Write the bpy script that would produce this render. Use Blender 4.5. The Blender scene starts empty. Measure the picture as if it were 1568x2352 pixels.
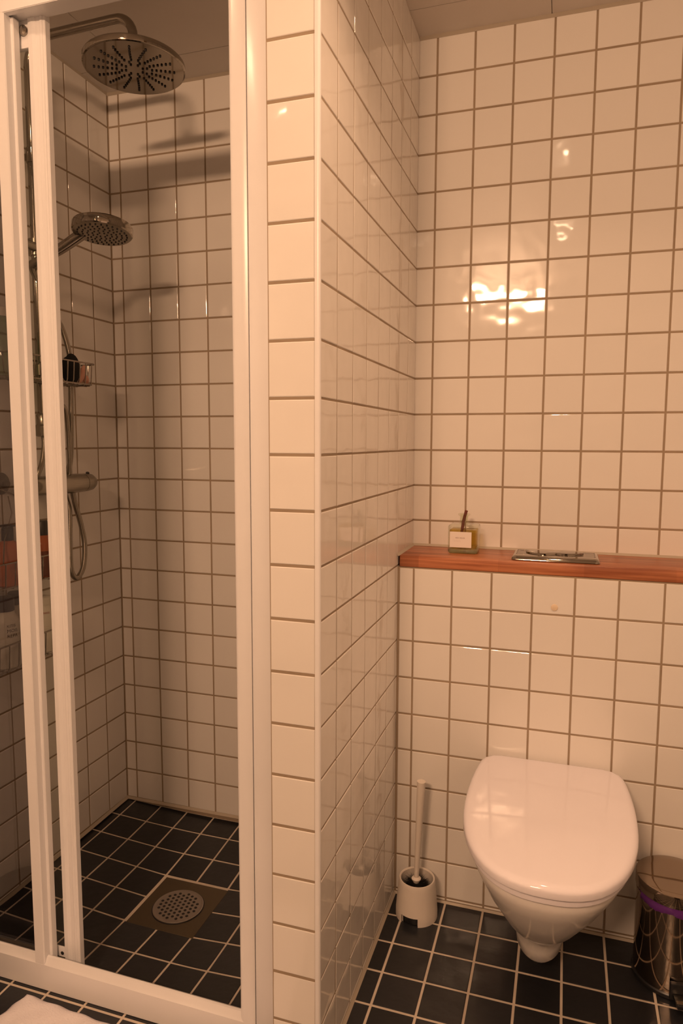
import bpy, bmesh, math, random
from mathutils import Vector, Matrix
random.seed(7)
SC = bpy.context.scene
COL = SC.collection
PI = math.pi

# ------------------------------------------------------------------ camera
S = 0.103                       # tile pitch in metres
H = 1.276                       # camera height
cam = bpy.data.cameras.new('camera')
cam.sensor_fit = 'HORIZONTAL'; cam.sensor_width = 36.0
cam.lens = 36.0 * 1588.19 / 1568.0
cam.clip_start = 0.01
camo = bpy.data.objects.new('camera', cam); COL.objects.link(camo)
R_ = Vector((0.9513, 0.3083, 0.0033)); F_ = Vector((-0.3064, 0.9464, -0.1022)).normalized()
R_ = (R_ - F_ * R_.dot(F_)).normalized(); U_ = R_.cross(F_)
M = Matrix.Identity(4)
for i in range(3):
    M[i][0] = R_[i]; M[i][1] = U_[i]; M[i][2] = -F_[i]
M[2][3] = H
camo.matrix_world = M
SC.camera = camo
SC.view_settings.view_transform = 'Standard'
SC.view_settings.look = 'None'
SC.view_settings.exposure = 0.0
SC.view_settings.gamma = 1.0
SC.view_settings.use_curve_mapping = False

# ------------------------------------------------------------------ world + lights
w = bpy.data.worlds.new('world'); SC.world = w; w.use_nodes = True
w.node_tree.nodes['Background'].inputs[0].default_value = (1.0, 0.6, 0.35, 1)
w.node_tree.nodes['Background'].inputs[1].default_value = 0.0
WARM = (1.0, 0.585, 0.335)

def area(name, loc, target, sx, sy, power, color=WARM, spread=PI):
    l = bpy.data.lights.new(name, 'AREA'); l.shape = 'RECTANGLE'; l.size = sx; l.size_y = sy
    l.energy = power; l.color = color; l.spread = spread
    o = bpy.data.objects.new(name, l); COL.objects.link(o)
    o.location = loc
    o.rotation_euler = (Vector(target) - Vector(loc)).to_track_quat('-Z', 'Y').to_euler()
    return o
area('rear_lamp_light', (-0.45, -1.15, 2.28), (-0.42, 2.0, 1.10), 0.46, 0.10, 36.0)
area('shower_spot_light', (-0.92, 0.88, 2.365), (-0.92, 0.88, 0.0), 0.07, 0.07, 1.1)
area('toilet_spot_light', (-0.05, 1.08, 2.365), (-0.05, 1.08, 0.0), 0.07, 0.07, 3.9, spread=math.radians(125))

# ------------------------------------------------------------------ planes of the room
XP, YU, YL, YP, XL = -0.4241, 2.0009, 1.8037, 1.1805, -1.4453
FX0, FX1 = -0.5255, -0.4347
Z0 = 2.280; ZC = 2.383
XR, YB = 0.80, -1.60
ZS0 = -0.026; YF = 1.2055

def floor_z(x, y):
    if x < FX0 - .001 and y > YF + .01:
        dx = max(abs(x + .9925) - .103, 0); dy = max(abs(y - 1.592) - .103, 0)
        return ZS0 + 0.0725 * math.hypot(dx, dy)
    return 0.0

# ------------------------------------------------------------------ materials
def mat(name, col, rough=0.5, metal=0.0, spec=0.5, emis=None, coat=0.0, bump=None, ramp=None):
    m = bpy.data.materials.new(name); m.use_nodes = True
    nt = m.node_tree; b = nt.nodes['Principled BSDF']
    b.inputs['Base Color'].default_value = (*col, 1)
    b.inputs['Roughness'].default_value = rough
    b.inputs['Metallic'].default_value = metal
    b.inputs['Specular IOR Level'].default_value = spec
    b.inputs['Coat Weight'].default_value = coat
    if emis:
        b.inputs['Emission Color'].default_value = (*emis[:3], 1); b.inputs['Emission Strength'].default_value = emis[3]
    tc = nt.nodes.new('ShaderNodeTexCoord')
    if bump:
        scale, dist, detail = bump
        n = nt.nodes.new('ShaderNodeTexNoise'); n.inputs['Scale'].default_value = scale; n.inputs['Detail'].default_value = detail
        nt.links.new(tc.outputs['Object'], n.inputs['Vector'])
        bp = nt.nodes.new('ShaderNodeBump'); bp.inputs['Distance'].default_value = dist; bp.inputs['Strength'].default_value = 1
        nt.links.new(n.outputs['Fac'], bp.inputs['Height']); nt.links.new(bp.outputs['Normal'], b.inputs['Normal'])
    # gentle procedural colour variation
    amt, sc = ramp or (0.04, 6.0)
    n2 = nt.nodes.new('ShaderNodeTexNoise'); n2.inputs['Scale'].default_value = sc; n2.inputs['Detail'].default_value = 4
    nt.links.new(tc.outputs['Object'], n2.inputs['Vector'])
    mr = nt.nodes.new('ShaderNodeMapRange'); mr.inputs['To Min'].default_value = 1 - amt; mr.inputs['To Max'].default_value = 1 + amt
    nt.links.new(n2.outputs['Fac'], mr.inputs['Value'])
    mx = nt.nodes.new('ShaderNodeVectorMath'); mx.operation = 'SCALE'; mx.inputs[0].default_value = col
    nt.links.new(mr.outputs['Result'], mx.inputs['Scale']); nt.links.new(mx.outputs['Vector'], b.inputs['Base Color'])
    return m

def glass(name, tint, gloss_rough=0.02, haze=0.0, ior=1.5):
    m = bpy.data.materials.new(name); m.use_nodes = True; nt = m.node_tree
    nt.nodes.remove(nt.nodes['Principled BSDF']); out = nt.nodes['Material Output']
    tr = nt.nodes.new('ShaderNodeBsdfTransparent'); tr.inputs[0].default_value = (*tint, 1)
    gl = nt.nodes.new('ShaderNodeBsdfGlossy'); gl.inputs['Roughness'].default_value = gloss_rough
    df = nt.nodes.new('ShaderNodeBsdfDiffuse'); df.inputs[0].default_value = (.8, .8, .8, 1)
    fr = nt.nodes.new('ShaderNodeFresnel'); geo = nt.nodes.new('ShaderNodeNewGeometry')
    mi = nt.nodes.new('ShaderNodeMapRange'); mi.inputs['To Min'].default_value = ior; mi.inputs['To Max'].default_value = 1/ior   # same reflectance on both faces
    nt.links.new(geo.outputs['Backfacing'], mi.inputs['Value']); nt.links.new(mi.outputs['Result'], fr.inputs[0])
    m1 = nt.nodes.new('ShaderNodeMixShader'); m1.inputs[0].default_value = haze
    m2 = nt.nodes.new('ShaderNodeMixShader')
    nt.links.new(tr.outputs[0], m1.inputs[1]); nt.links.new(df.outputs[0], m1.inputs[2])
    nt.links.new(fr.outputs[0], m2.inputs[0]); nt.links.new(m1.outputs[0], m2.inputs[1]); nt.links.new(gl.outputs[0], m2.inputs[2])
    nt.links.new(m2.outputs[0], out.inputs[0])
    return m

def wood_mat():
    m = bpy.data.materials.new('oiled_wood'); m.use_nodes = True; nt = m.node_tree; b = nt.nodes['Principled BSDF']
    tc = nt.nodes.new('ShaderNodeTexCoord')
    mp = nt.nodes.new('ShaderNodeMapping'); mp.inputs['Scale'].default_value = (1.5, 26, 40)
    nt.links.new(tc.outputs['Object'], mp.inputs['Vector'])
    n = nt.nodes.new('ShaderNodeTexNoise'); n.inputs['Scale'].default_value = 3; n.inputs['Detail'].default_value = 8; n.inputs['Distortion'].default_value = .6
    nt.links.new(mp.outputs[0], n.inputs['Vector'])
    r = nt.nodes.new('ShaderNodeValToRGB')
    r.color_ramp.elements[0].position = .3; r.color_ramp.elements[0].color = (.30, .085, .035, 1)
    r.color_ramp.elements[1].position = .75; r.color_ramp.elements[1].color = (.66, .27, .13, 1)
    nt.links.new(n.outputs['Fac'], r.inputs[0])
    # staves glued lengthwise, each its own tone
    br = nt.nodes.new('ShaderNodeTexBrick'); br.offset = .37; br.inputs['Scale'].default_value = 1
    br.inputs['Brick Width'].default_value = .21; br.inputs['Row Height'].default_value = .043; br.inputs['Mortar Size'].default_value = .0005
    br.inputs['Color1'].default_value = (1.1, 1.1, 1.1, 1); br.inputs['Color2'].default_value = (.78, .76, .75, 1); br.inputs['Mortar'].default_value = (.86, .82, .8, 1)
    mp2 = nt.nodes.new('ShaderNodeMapping'); mp2.inputs['Location'].default_value = (.08, .012, 0)
    nt.links.new(tc.outputs['Object'], mp2.inputs['Vector']); nt.links.new(mp2.outputs[0], br.inputs['Vector'])
    mm = nt.nodes.new('ShaderNodeMix'); mm.data_type = 'RGBA'; mm.blend_type = 'MULTIPLY'; mm.inputs[0].default_value = 1
    nt.links.new(r.outputs[0], mm.inputs[6]); nt.links.new(br.outputs[0], mm.inputs[7])
    nt.links.new(mm.outputs[2], b.inputs['Base Color'])
    b.inputs['Roughness'].default_value = .38
    return m

def tile_mat(name, col, var, rough, bump, spec=.5):
    """glazed tile: every tile (one mesh island) slightly different, glaze softly waved"""
    m = mat(name, col, rough, spec=spec, bump=bump)
    nt = m.node_tree; b = nt.nodes['Principled BSDF']
    g = nt.nodes.new('ShaderNodeNewGeometry')
    mr = nt.nodes.new('ShaderNodeMapRange'); mr.inputs['To Min'].default_value = 1 - var; mr.inputs['To Max'].default_value = 1 + var
    nt.links.new(g.outputs['Random Per Island'], mr.inputs['Value'])
    mx = nt.nodes.new('ShaderNodeVectorMath'); mx.operation = 'SCALE'; mx.inputs[0].default_value = col
    nt.links.new(mr.outputs['Result'], mx.inputs['Scale']); nt.links.new(mx.outputs['Vector'], b.inputs['Base Color'])
    return m

TILE = tile_mat('white_glazed_tile', (.84, .815, .785), .02, .055, (14.0, .0014, 1.0))
GROUT = mat('wall_grout', (.36, .28, .20), .9, ramp=(.22, 9))
FTILE = tile_mat('black_floor_tile', (.018, .019, .023), .25, .30, (30.0, .0012, 2.0))
FGROUT = mat('floor_grout', (.64, .56, .47), .9, ramp=(.2, 14))
CAULK = mat('white_caulk', (.50, .44, .36), .5)
CEIL = mat('ceiling_board', (.72, .67, .62), .45)
SEAM = mat('ceiling_seam', (.30, .26, .22), .8)
FRAME = mat('white_lacquered_metal', (.85, .85, .875), .26)
PORC = mat('white_porcelain', (.82, .80, .79), .12)
LIDM = mat('white_toilet_plastic', (.93, .905, .99), .06)
WOOD = wood_mat()
CHROME = mat('chrome', (.36, .325, .28), .07, metal=1)
SATIN = mat('satin_steel', (.36, .33, .28), .22, metal=1)
WIRE = mat('wire_steel', (.33, .29, .25), .25, metal=1)
STEELF = mat('brushed_drain_plate', (.16, .13, .09), .42, metal=.85, bump=(60, .0002, 3))
STEELG = mat('drain_grate_steel', (.42, .38, .35), .36, metal=.9)
DARK = mat('dark_rubber', (.012, .012, .013), .5)
BLACKP = mat('black_plastic', (.014, .014, .016), .35)
CREAM = mat('cream_plastic', (.78, .72, .66), .42)
BRIST = mat('black_bristles', (.004, .004, .004), .9)
GLASS = glass('door_glass', (.73, .715, .74), .015, .0)
CLEAR = glass('clear_glass', (.96, .97, .94), .01)
BOTG = glass('bottle_glass', (.95, .96, .90), .01)
OIL = glass('yellow_oil', (.86, .72, .34), .02)
GREENG = glass('green_liquid', (.55, .85, .30), .05, .25)
LABEL = mat('paper_label', (.86, .80, .76), .6)
INK = mat('brown_ink', (.22, .12, .10), .7)
INKL = mat('pale_ink', (.60, .50, .45), .7)
STICK = mat('reed_brown', (.16, .035, .02), .6)
ORANGE = mat('orange_plastic', (.62, .16, .07), .35)
AMBER = mat('amber_plastic', (.42, .10, .025), .2)
DAMB = mat('dark_amber_plastic', (.16, .035, .012), .25)
NAVY = mat('navy_plastic', (.02, .025, .06), .35)
WHITEP = mat('white_plastic', (.75, .72, .64), .35)
REDINK = mat('red_ink', (.5, .08, .05), .6)
NAVYINK = mat('navy_ink', (.03, .03, .07), .6)
PINK = mat('pink_plastic', (.66, .34, .25), .35)
PURPLE = mat('purple_bag_film', (.13, .03, .22), .25)
TOWEL = mat('white_terry', (.93, .90, .97), .95, bump=(260, .0016, 2), ramp=(.03, 30))
BINST = mat('polished_bin_steel', (.38, .31, .25), .06, metal=1)
BEIGE = mat('beige_plug', (.80, .66, .50), .4)
LAMPM = mat('lamp_glass_lit', (.9, .9, .9), .3, emis=(1.0, .66, .40, 55))
MIRROR = mat('mirror', (.8, .8, .8), .02, metal=1)

# ------------------------------------------------------------------ mesh helpers
def link(name, me, m, parent=None, loc=None):
    o = bpy.data.objects.new(name, me); COL.objects.link(o)
    for k in (m if isinstance(m, (list, tuple)) else [m]):
        me.materials.append(k)
    if parent is not None:
        o.parent = parent
    return o
def obj(name, bm, m, parent=None, smooth=True, ang=35):
    bmesh.ops.recalc_face_normals(bm, faces=bm.faces)
    me = bpy.data.meshes.new(name); bm.to_mesh(me); bm.free()
    if parent is not None and parent.type == 'EMPTY' or (parent is not None and parent.parent is not None):
        root = parent
        while root.parent: root = root.parent
        me.transform(Matrix.Translation(-root.location))
    elif parent is not None:
        me.transform(Matrix.Translation(-parent.location))
    if smooth:
        for p in me.polygons: p.use_smooth = True
        try: me.set_sharp_from_angle(angle=math.radians(ang))
        except Exception: pass
    return link(name, me, m, parent)
def tag(o, label, cat, group=None):
    o['label'] = label; o['category'] = cat
    if group: o['group'] = group
    return o
def thing(name, label, cat, loc, group=None):
    o = bpy.data.objects.new(name, None); COL.objects.link(o); o.location = loc
    o.empty_display_size = .05
    return tag(o, label, cat, group)
def struct(o):
    o['kind'] = 'structure'; return o

def box(bm, lo, hi, bev=0.0, seg=2):
    x0, y0, z0 = lo; x1, y1, z1 = hi
    vs = [bm.verts.new(p) for p in ((x0,y0,z0),(x1,y0,z0),(x1,y1,z0),(x0,y1,z0),(x0,y0,z1),(x1,y0,z1),(x1,y1,z1),(x0,y1,z1))]
    fs = [bm.faces.new([vs[i] for i in f]) for f in ((0,3,2,1),(4,5,6,7),(0,1,5,4),(1,2,6,5),(2,3,7,6),(3,0,4,7))]
    if bev > 0:
        es = set(e for f in fs for e in f.edges)
        bmesh.ops.bevel(bm, geom=list(es), offset=bev, segments=seg, profile=.5, affect='EDGES')
    return bm
def B(): return bmesh.new()
def bx(lo, hi, bev=0.0, seg=2): return box(B(), lo, hi, bev, seg)

def frame_of(d):
    d = d.normalized(); a = Vector((0, 0, 1)) if abs(d.z) < .9 else Vector((1, 0, 0))
    u = d.cross(a).normalized(); return u, d.cross(u).normalized()
def tube(bm, pts, r, n=12, closed=False, caps=True, rfun=None):
    pts = [Vector(p) for p in pts]; N = len(pts); rings = []
    pu = None
    for i, p in enumerate(pts):
        if closed: t = pts[(i + 1) % N] - pts[i - 1]
        else: t = pts[min(i + 1, N - 1)] - pts[max(i - 1, 0)]
        t.normalize()
        if pu is None: u, v = frame_of(t)
        else:
            u = (pu - t * pu.dot(t)).normalized(); v = t.cross(u)
        pu = u
        rr = rfun(i) if rfun else r
        rings.append([bm.verts.new(p + (u * math.cos(2*PI*k/n) + v * math.sin(2*PI*k/n)) * rr) for k in range(n)])
    for i in range(N if closed else N - 1):
        a, b = rings[i], rings[(i + 1) % N]
        for k in range(n): bm.faces.new((a[k], a[(k+1) % n], b[(k+1) % n], b[k]))
    if caps and not closed:
        bm.faces.new(rings[0]); bm.faces.new(rings[-1])
    return bm
def lathe(bm, prof, c=(0, 0, 0), axis=Vector((0, 0, 1)), n=40, capb=True, capt=True):
    """prof: list of (radius, height along axis)"""
    axis = Vector(axis).normalized(); u, v = frame_of(axis); c = Vector(c); rings = []
    for r, h in prof:
        rings.append([bm.verts.new(c + axis * h + (u * math.cos(2*PI*k/n) + v * math.sin(2*PI*k/n)) * max(r, 1e-5)) for k in range(n)])
    for a, b in zip(rings, rings[1:]):
        for k in range(n): bm.faces.new((a[k], a[(k+1) % n], b[(k+1) % n], b[k]))
    if capb: bm.faces.new(rings[0])
    if capt: bm.faces.new(rings[-1])
    return bm
def smoothpath(P, k=10, closed=False):
    """Catmull-Rom through P"""
    P = [Vector(p) for p in P]; n = len(P); out = []
    rng = range(n) if closed else range(n - 1)
    for i in rng:
        if closed: a, b, c, d = P[i-1], P[i], P[(i+1) % n], P[(i+2) % n]
        else: a, b, c, d = P[max(i-1, 0)], P[i], P[i+1], P[min(i+2, n-1)]
        for j in range(k):
            t = j / k
            out.append(.5 * ((2*b) + (c-a)*t + (2*a-5*b+4*c-d)*t*t + (3*b-a-3*c+d)*t**3))
    if not closed: out.append(P[-1])
    return out
def resample(P, step):
    out = [P[0]]; acc = 0
    for a, b in zip(P, P[1:]):
        L = (b - a).length; t = step - acc
        while t <= L:
            out.append(a.lerp(b, t / L)); t += step
        acc = L - (t - step)
    out.append(P[-1]); return out
def loft(bm, rings, capb=True, capt=True):
    V = [[bm.verts.new(p) for p in r] for r in rings]; n = len(V[0])
    for a, b in zip(V, V[1:]):
        for k in range(n): bm.faces.new((a[k], a[(k+1) % n], b[(k+1) % n], b[k]))
    if capb: bm.faces.new(V[0])
    if capt: bm.faces.new(V[-1])
    return bm
def rrect(x0, x1, y0, y1, r, k=6):
    out = []
    for cx, cy, a0 in ((x1-r, y1-r, 0), (x0+r, y1-r, PI/2), (x0+r, y0+r, PI), (x1-r, y0+r, 3*PI/2)):
        for j in range(k + 1):
            a = a0 + PI/2 * j / k; out.append((cx + r*math.cos(a), cy + r*math.sin(a)))
    return out
def text_mesh(body, size, m, parent, name, origin, ux, uy, thick=.0002, font_sx=1.0, bend=None):
    """flat lettering lying in plane origin + ux, uy ; bend=(centre, radius) wraps it on an upright cylinder"""
    cu = bpy.data.curves.new(name, 'FONT'); cu.body = body; cu.size = size; cu.resolution_u = 2
    cu.align_x = 'LEFT'
    tmp = bpy.data.objects.new('tmp', cu); COL.objects.link(tmp)
    dg = bpy.context.evaluated_depsgraph_get(); me = bpy.data.meshes.new_from_object(tmp.evaluated_get(dg))
    bpy.data.objects.remove(tmp)
    ux = Vector(ux).normalized(); uy = Vector(uy).normalized(); nn = ux.cross(uy); o0 = Vector(origin)
    root = parent
    while root.parent: root = root.parent
    for v in me.vertices:
        if bend:
            c, rad, a0, sgn = bend
            a = a0 + sgn * v.co.x * font_sx / rad
            p = Vector((c[0] + rad*math.cos(a), c[1] + rad*math.sin(a), o0.z + v.co.y))
        else:
            p = o0 + ux * v.co.x * font_sx + uy * v.co.y + nn * thick
        v.co = p - root.location
    return link(name, me, m, parent)

# ------------------------------------------------------------------ tiled surfaces
def tiles(V, Fc, MI, O, U, W, Nn, u0, u1, v0, v1, uo, vo, gap=.0050, jitter=.0035, zf=None, dep=.0014, rnd=random, skip=None):
    """tiles on plane O + U*u + W*v with outward normal Nn; grid lines at uo + k*S, vo + k*S"""
    def lines(a, b, o):
        L = [a]; k = math.ceil((a - o) / S + 1e-6)
        while o + k * S < b - 1e-6:
            L.append(o + k * S); k += 1
        return L + [b]
    LU, LV = lines(u0, u1, uo), lines(v0, v1, vo); g = gap / 2
    for iu in range(len(LU) - 1):
        for iv in range(len(LV) - 1):
            a0, a1, b0, b1 = LU[iu] + g, LU[iu+1] - g, LV[iv] + g, LV[iv+1] - g
            if a1 - a0 < .004 or b1 - b0 < .004: continue
            if skip and skip((a0 + a1) / 2, (b0 + b1) / 2): continue
            ta, tb = rnd.gauss(0, jitter), rnd.gauss(0, jitter); th = rnd.gauss(0, .00012)
            ca, cb = (a0 + a1) / 2, (b0 + b1) / 2
            base = len(V)
            for ins, d in ((0, dep), (.0007, .00045), (.0018, 0)):
                for a, b in ((a0+ins, b0+ins), (a1-ins, b0+ins), (a1-ins, b1-ins), (a0+ins, b1-ins)):
                    hgt = th - d + ((a - ca) * ta + (b - cb) * tb if d < dep else 0)
                    p = O + U * a + W * b + Nn * hgt
                    if zf: p = Vector((p.x, p.y, p.z + zf(a, b)))
                    V.append(p)
            for r in (0, 1):
                for k in range(4):
                    Fc.append((base+4*r+k, base+4*r+(k+1) % 4, base+4*r+4+(k+1) % 4, base+4*r+4+k)); MI.append(0)
            Fc.append((base+8, base+9, base+10, base+11)); MI.append(0)
def quad(V, Fc, MI, pts, mi=1):
    b = len(V); V.extend(Vector(p) for p in pts); Fc.append((b, b+1, b+2, b+3)); MI.append(mi)
def finish(name, V, Fc, MI, mats):
    me = bpy.data.meshes.new(name); me.from_pydata([tuple(v) for v in V], [], Fc); me.update()
    for m in mats: me.materials.append(m)
    for p, i in zip(me.polygons, MI): p.material_index = i
    o = bpy.data.objects.new(name, me); COL.objects.link(o)
    return struct(o)
X, Y, Z = Vector((1, 0, 0)), Vector((0, 1, 0)), Vector((0, 0, 1))
GD = .0012   # grout recess

# rear wall of shower and toilet niche (one grid)
V, Fc, MI = [], [], []
tiles(V, Fc, MI, Vector((0, YU, 0)), X, Z, -Y, XL, XR, .012, ZC, -.3747, Z0)
quad(V, Fc, MI, [(XL-.03, YU+GD, -.08), (XR+.03, YU+GD, -.08), (XR+.03, YU+GD, ZC), (XL-.03, YU+GD, ZC)])
quad(V, Fc, MI, [(XL-.03, YU+.08, -.08), (XR+.03, YU+.08, -.08), (XR+.03, YU+.08, ZC), (XL-.03, YU+.08, ZC)])
finish('wall_back', V, Fc, MI, [TILE, GROUT])
# left wall
V, Fc, MI = [], [], []
tiles(V, Fc, MI, Vector((XL, 0, 0)), Y, Z, X, YB, YU, .004, ZC, 1.9009, Z0)
quad(V, Fc, MI, [(XL-GD, YB-.03, -.08), (XL-GD, YU+.03, -.08), (XL-GD, YU+.03, ZC), (XL-GD, YB-.03, ZC)])
quad(V, Fc, MI, [(XL-.08, YB-.03, -.08), (XL-.08, YU+.03, -.08), (XL-.08, YU+.03, ZC), (XL-.08, YB-.03, ZC)])
finish('wall_left', V, Fc, MI, [TILE, GROUT])
# partition between shower and toilet
V, Fc, MI = [], [], []
tiles(V, Fc, MI, Vector((XP, 0, 0)), Y, Z, X, YP+.002, YU, .004, ZC, 1.2814, Z0, gap=.0040)
tiles(V, Fc, MI, Vector((0, YP, 0)), X, Z, -Y, FX0, FX1+.0035, .004, ZC, FX0, Z0, gap=.0052)
tiles(V, Fc, MI, Vector((FX0, 0, 0)), Y, Z, -X, YF+.05, YU, -.01, ZC, 1.9009, Z0)
x0, x1, y0 = FX0+GD, XP-GD, YP+GD
quad(V, Fc, MI, [(x0, y0, -.08), (x1, y0, -.08), (x1, y0, ZC), (x0, y0, ZC)])
quad(V, Fc, MI, [(x1, y0, -.08), (x1, YU, -.08), (x1, YU, ZC), (x1, y0, ZC)])
quad(V, Fc, MI, [(x0, y0, -.08), (x0, YU, -.08), (x0, YU, ZC), (x0, y0, ZC)])
finish('wall_partition', V, Fc, MI, [TILE, GROUT])
# boxed-in cistern wall behind the toilet
V, Fc, MI = [], [], []
tiles(V, Fc, MI, Vector((0, YL, 0)), X, Z, -Y, XP+.004, XR, .004, .9375, -.3796, Z0, gap=.0046)
quad(V, Fc, MI, [(XP, YL+GD, -.08), (XR, YL+GD, -.08), (XR, YL+GD, .9379), (XP, YL+GD, .9379)])
quad(V, Fc, MI, [(XP, YL+GD, .9379), (XR, YL+GD, .9379), (XR, YU, .9379), (XP, YU, .9379)])
finish('wall_cistern', V, Fc, MI, [TILE, GROUT])
# right wall and the wall behind the photographer
V, Fc, MI = [], [], []
tiles(V, Fc, MI, Vector((XR, 0, 0)), Y, Z, -X, YB, YU, .004, ZC, 1.2814, Z0)
quad(V, Fc, MI, [(XR+GD, YB, -.08), (XR+GD, YU, -.08), (XR+GD, YU, ZC), (XR+GD, YB, ZC)])
finish('wall_right', V, Fc, MI, [TILE, GROUT])
V, Fc, MI = [], [], []
tiles(V, Fc, MI, Vector((0, YB, 0)), X, Z, Y, XL, XR, .004, ZC, -.3747, Z0)
quad(V, Fc, MI, [(XL, YB-GD, -.08), (XR, YB-GD, -.08), (XR, YB-GD, ZC), (XL, YB-GD, ZC)])
finish('wall_rear', V, Fc, MI, [TILE, GROUT])
DOORM = mat('unseen_door_dark', (.05, .03, .02), .5)
bm = bx((-.20, YB+.002, 0.0), (.62, YB+.045, 2.06), .004); dd = struct(obj('unseen_door_1', bm, DOORM))  # unseen dark door, added so the chrome has something dark to reflect
bm = B(); tube(bm, [(-.13, YB+.045, 1.02), (-.13, YB+.10, 1.02), (-.02, YB+.10, 1.02)], .009, 12); obj('unseen_door_handle', bm, CHROME, dd)
# floor
V, Fc, MI = [], [], []
fxo, fyo = -.3799, 1.7108
tiles(V, Fc, MI, Vector((0, 0, 0)), X, Y, Z, XP, XR, YB, YL, fxo, fyo, gap=.0050, jitter=.001, dep=.0016)
tiles(V, Fc, MI, Vector((0, 0, 0)), X, Y, Z, XL, XP, YB, YF+.006, fxo, fyo, gap=.0050, jitter=.001, dep=.0016)
indr = lambda a, b: -1.098 < a < -.887 and 1.489 < b < 1.698
tiles(V, Fc, MI, Vector((0, 0, 0)), X, Y, Z, XL, FX0, YF+.012, YU, -1.4106, 1.9107-.003, gap=.0045, jitter=.001, zf=floor_z, dep=.0016, skip=indr)
GF = .0010
quad(V, Fc, MI, [(XL, YB, -GF), (XR, YB, -GF), (XR, YF+.011, -GF), (XL, YF+.011, -GF)])
quad(V, Fc, MI, [(FX0, YF, -GF), (XR, YF, -GF), (XR, YU, -GF), (FX0, YU, -GF)])
nx, ny = 28, 24
for i in range(nx):
    for j in range(ny):
        c = []
        for a, b in ((i, j), (i+1, j), (i+1, j+1), (i, j+1)):
            x = XL + (FX0 - .002 - XL) * a / nx; y = YF + .011 + (YU - YF - .011) * b / ny
            c.append((x, y, floor_z(x, y) - GF))
        quad(V, Fc, MI, c)
quad(V, Fc, MI, [(XL-.1, YB-.1, -.09), (XR+.1, YB-.1, -.09), (XR+.1, YU+.1, -.09), (XL-.1, YU+.1, -.09)])
finish('floor', V, Fc, MI, [FTILE, FGROUT])
# ceiling boards with open seams
bm = B()
xs = [XL-.05, -1.275, -.675, -.075, XR+.05]; ys = [YB-.05, .07, .67, 1.27, 1.872, YU+.05]
for i in range(len(xs)-1):
    for j in range(len(ys)-1):
        box(bm, (xs[i]+.0008, ys[j]+.0008, ZC), (xs[i+1]-.0008, ys[j+1]-.0008, ZC+.012), .0006, 1)
old = set(bm.faces)
box(bm, (XL-.05, YB-.05, ZC+.004), (XR+.05, YU+.05, ZC+.03))
for f in bm.faces:
    if f not in old: f.material_index = 1
struct(obj('ceiling', bm, [CEIL, SEAM], smooth=False))

# corner profile of the partition, silicone beads
bm = B(); r = XP - FX1
pr = [(FX1+.0015, YP+.004)] + [(FX1+.0015, YP-.0005)]
for k in range(9):
    a = PI + PI/2 + (PI/2) * k / 8
    pr.append((XP-.004 + .0048*math.cos(a), YP+.0040 + .0048*math.sin(a)))
pr += [(XP+.0008, YP+.0065), (XP-.004, YP+.0065)]
loft(bm, [[(x, y, z) for x, y in pr] for z in (0.0, ZC)])
struct(obj('trim_1', bm, FRAME))
def bead(name, a, b, n1, n2, r=.005):
    a, b, n1, n2 = Vector(a), Vector(b), Vector(n1), Vector(n2)
    bm = B(); loft(bm, [[p, p + n1*r, p + n1*r*.45 + n2*r*.45, p + n2*r] for p in (a, b)])
    return struct(obj(name, bm, CAULK))
bead('trim_2', (XP, YP, 0), (XP, YL, 0), X, Z, .007)
bead('trim_3', (XP, YL, 0), (XR, YL, 0), -Y, Z, .005)
bead('trim_4', (XL, YU, .009), (FX0, YU, .012), -Y, Z, .007)
bead('trim_5', (XL, YF, -.006), (XL, YU, .010), X, Z, .008)
bead('trim_6', (XL, YU, ZC), (FX0, YU, ZC), -Y, -Z, .007)
bead('trim_7', (XP, YU, ZC), (XR, YU, ZC), -Y, -Z, .007)
bead('trim_8', (XP, YL-.01, .9695), (XP, YU, .9695), X, Z, .006)
bead('trim_9', (XP, YU, .9695), (XR, YU, .9695), -Y, Z, .006)
bead('trim_10', (XL, YB, ZC), (XL, YU, ZC), X, -Z, .005)

# ------------------------------------------------------------------ shower enclosure
fr = thing('shower_enclosure', 'white metal shower enclosure frame with header, floor rail and fixed glass panel', 'shower enclosure', (-1.0, YF, 0))
bm = B()
prof = [(0, 2.133), (.014, 2.133), (.014, 2.139), (.050, 2.139), (.050, 2.185), (0, 2.185)]
loft(bm, [[(x, YF + a, b) for a, b in prof] for x in (XL, FX0)])
bmesh.ops.bevel(bm, geom=[e for e in bm.edges], offset=.0012, segments=2, affect='EDGES')
obj('header', bm, FRAME, fr)
bm = B()
prof = [(.000, .001), (.000, .063), (.004, .067), (.009, .078), (.013, .0795), (.017, .0775), (.019, .075), (.020, .022), (.055, .020), (.055, -.006)]
loft(bm, [[(x, YF + a, b) for a, b in prof] for x in (XL, -.600)])
obj('bottom_rail', bm, FRAME, fr, ang=25)
bm = B()   # right jamb: rounded outer post then flat filler
pj = [(-.6118, .045)]
for k in range(9):
    a = PI + PI/2 * k / 8; pj.append((-.6118 + .012 + .012*math.cos(a), .010 + .010*math.sin(a)))
pj += [(-.590, -.0012), (-.580, -.0006), (-.5752, .001), (-.5752, .045)]
loft(bm, [[(x, YF + y, z) for x, y in pj] for z in (0.0, 2.186)])
obj('jamb', bm, FRAME, fr, ang=50)
bm = bx((-.5740, YF+.0015, 0), (FX0+.0008, YF+.045, 2.186), .0015)
obj('filler_strip', bm, FRAME, fr)
bm = B()   # fixed stile with stepped track profile
ps = [(-1.1365, 0.0), (-1.1125, 0), (-1.1105, .002), (-1.1105, .0185), (-1.1060, .019), (-1.1045, .0205), (-1.1045, .0355), (-1.1085, .037), (-1.1365, .037)]
loft(bm, [[(x, YF + y, z) for x, y in ps] for z in (.0640, 2.134)])
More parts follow.
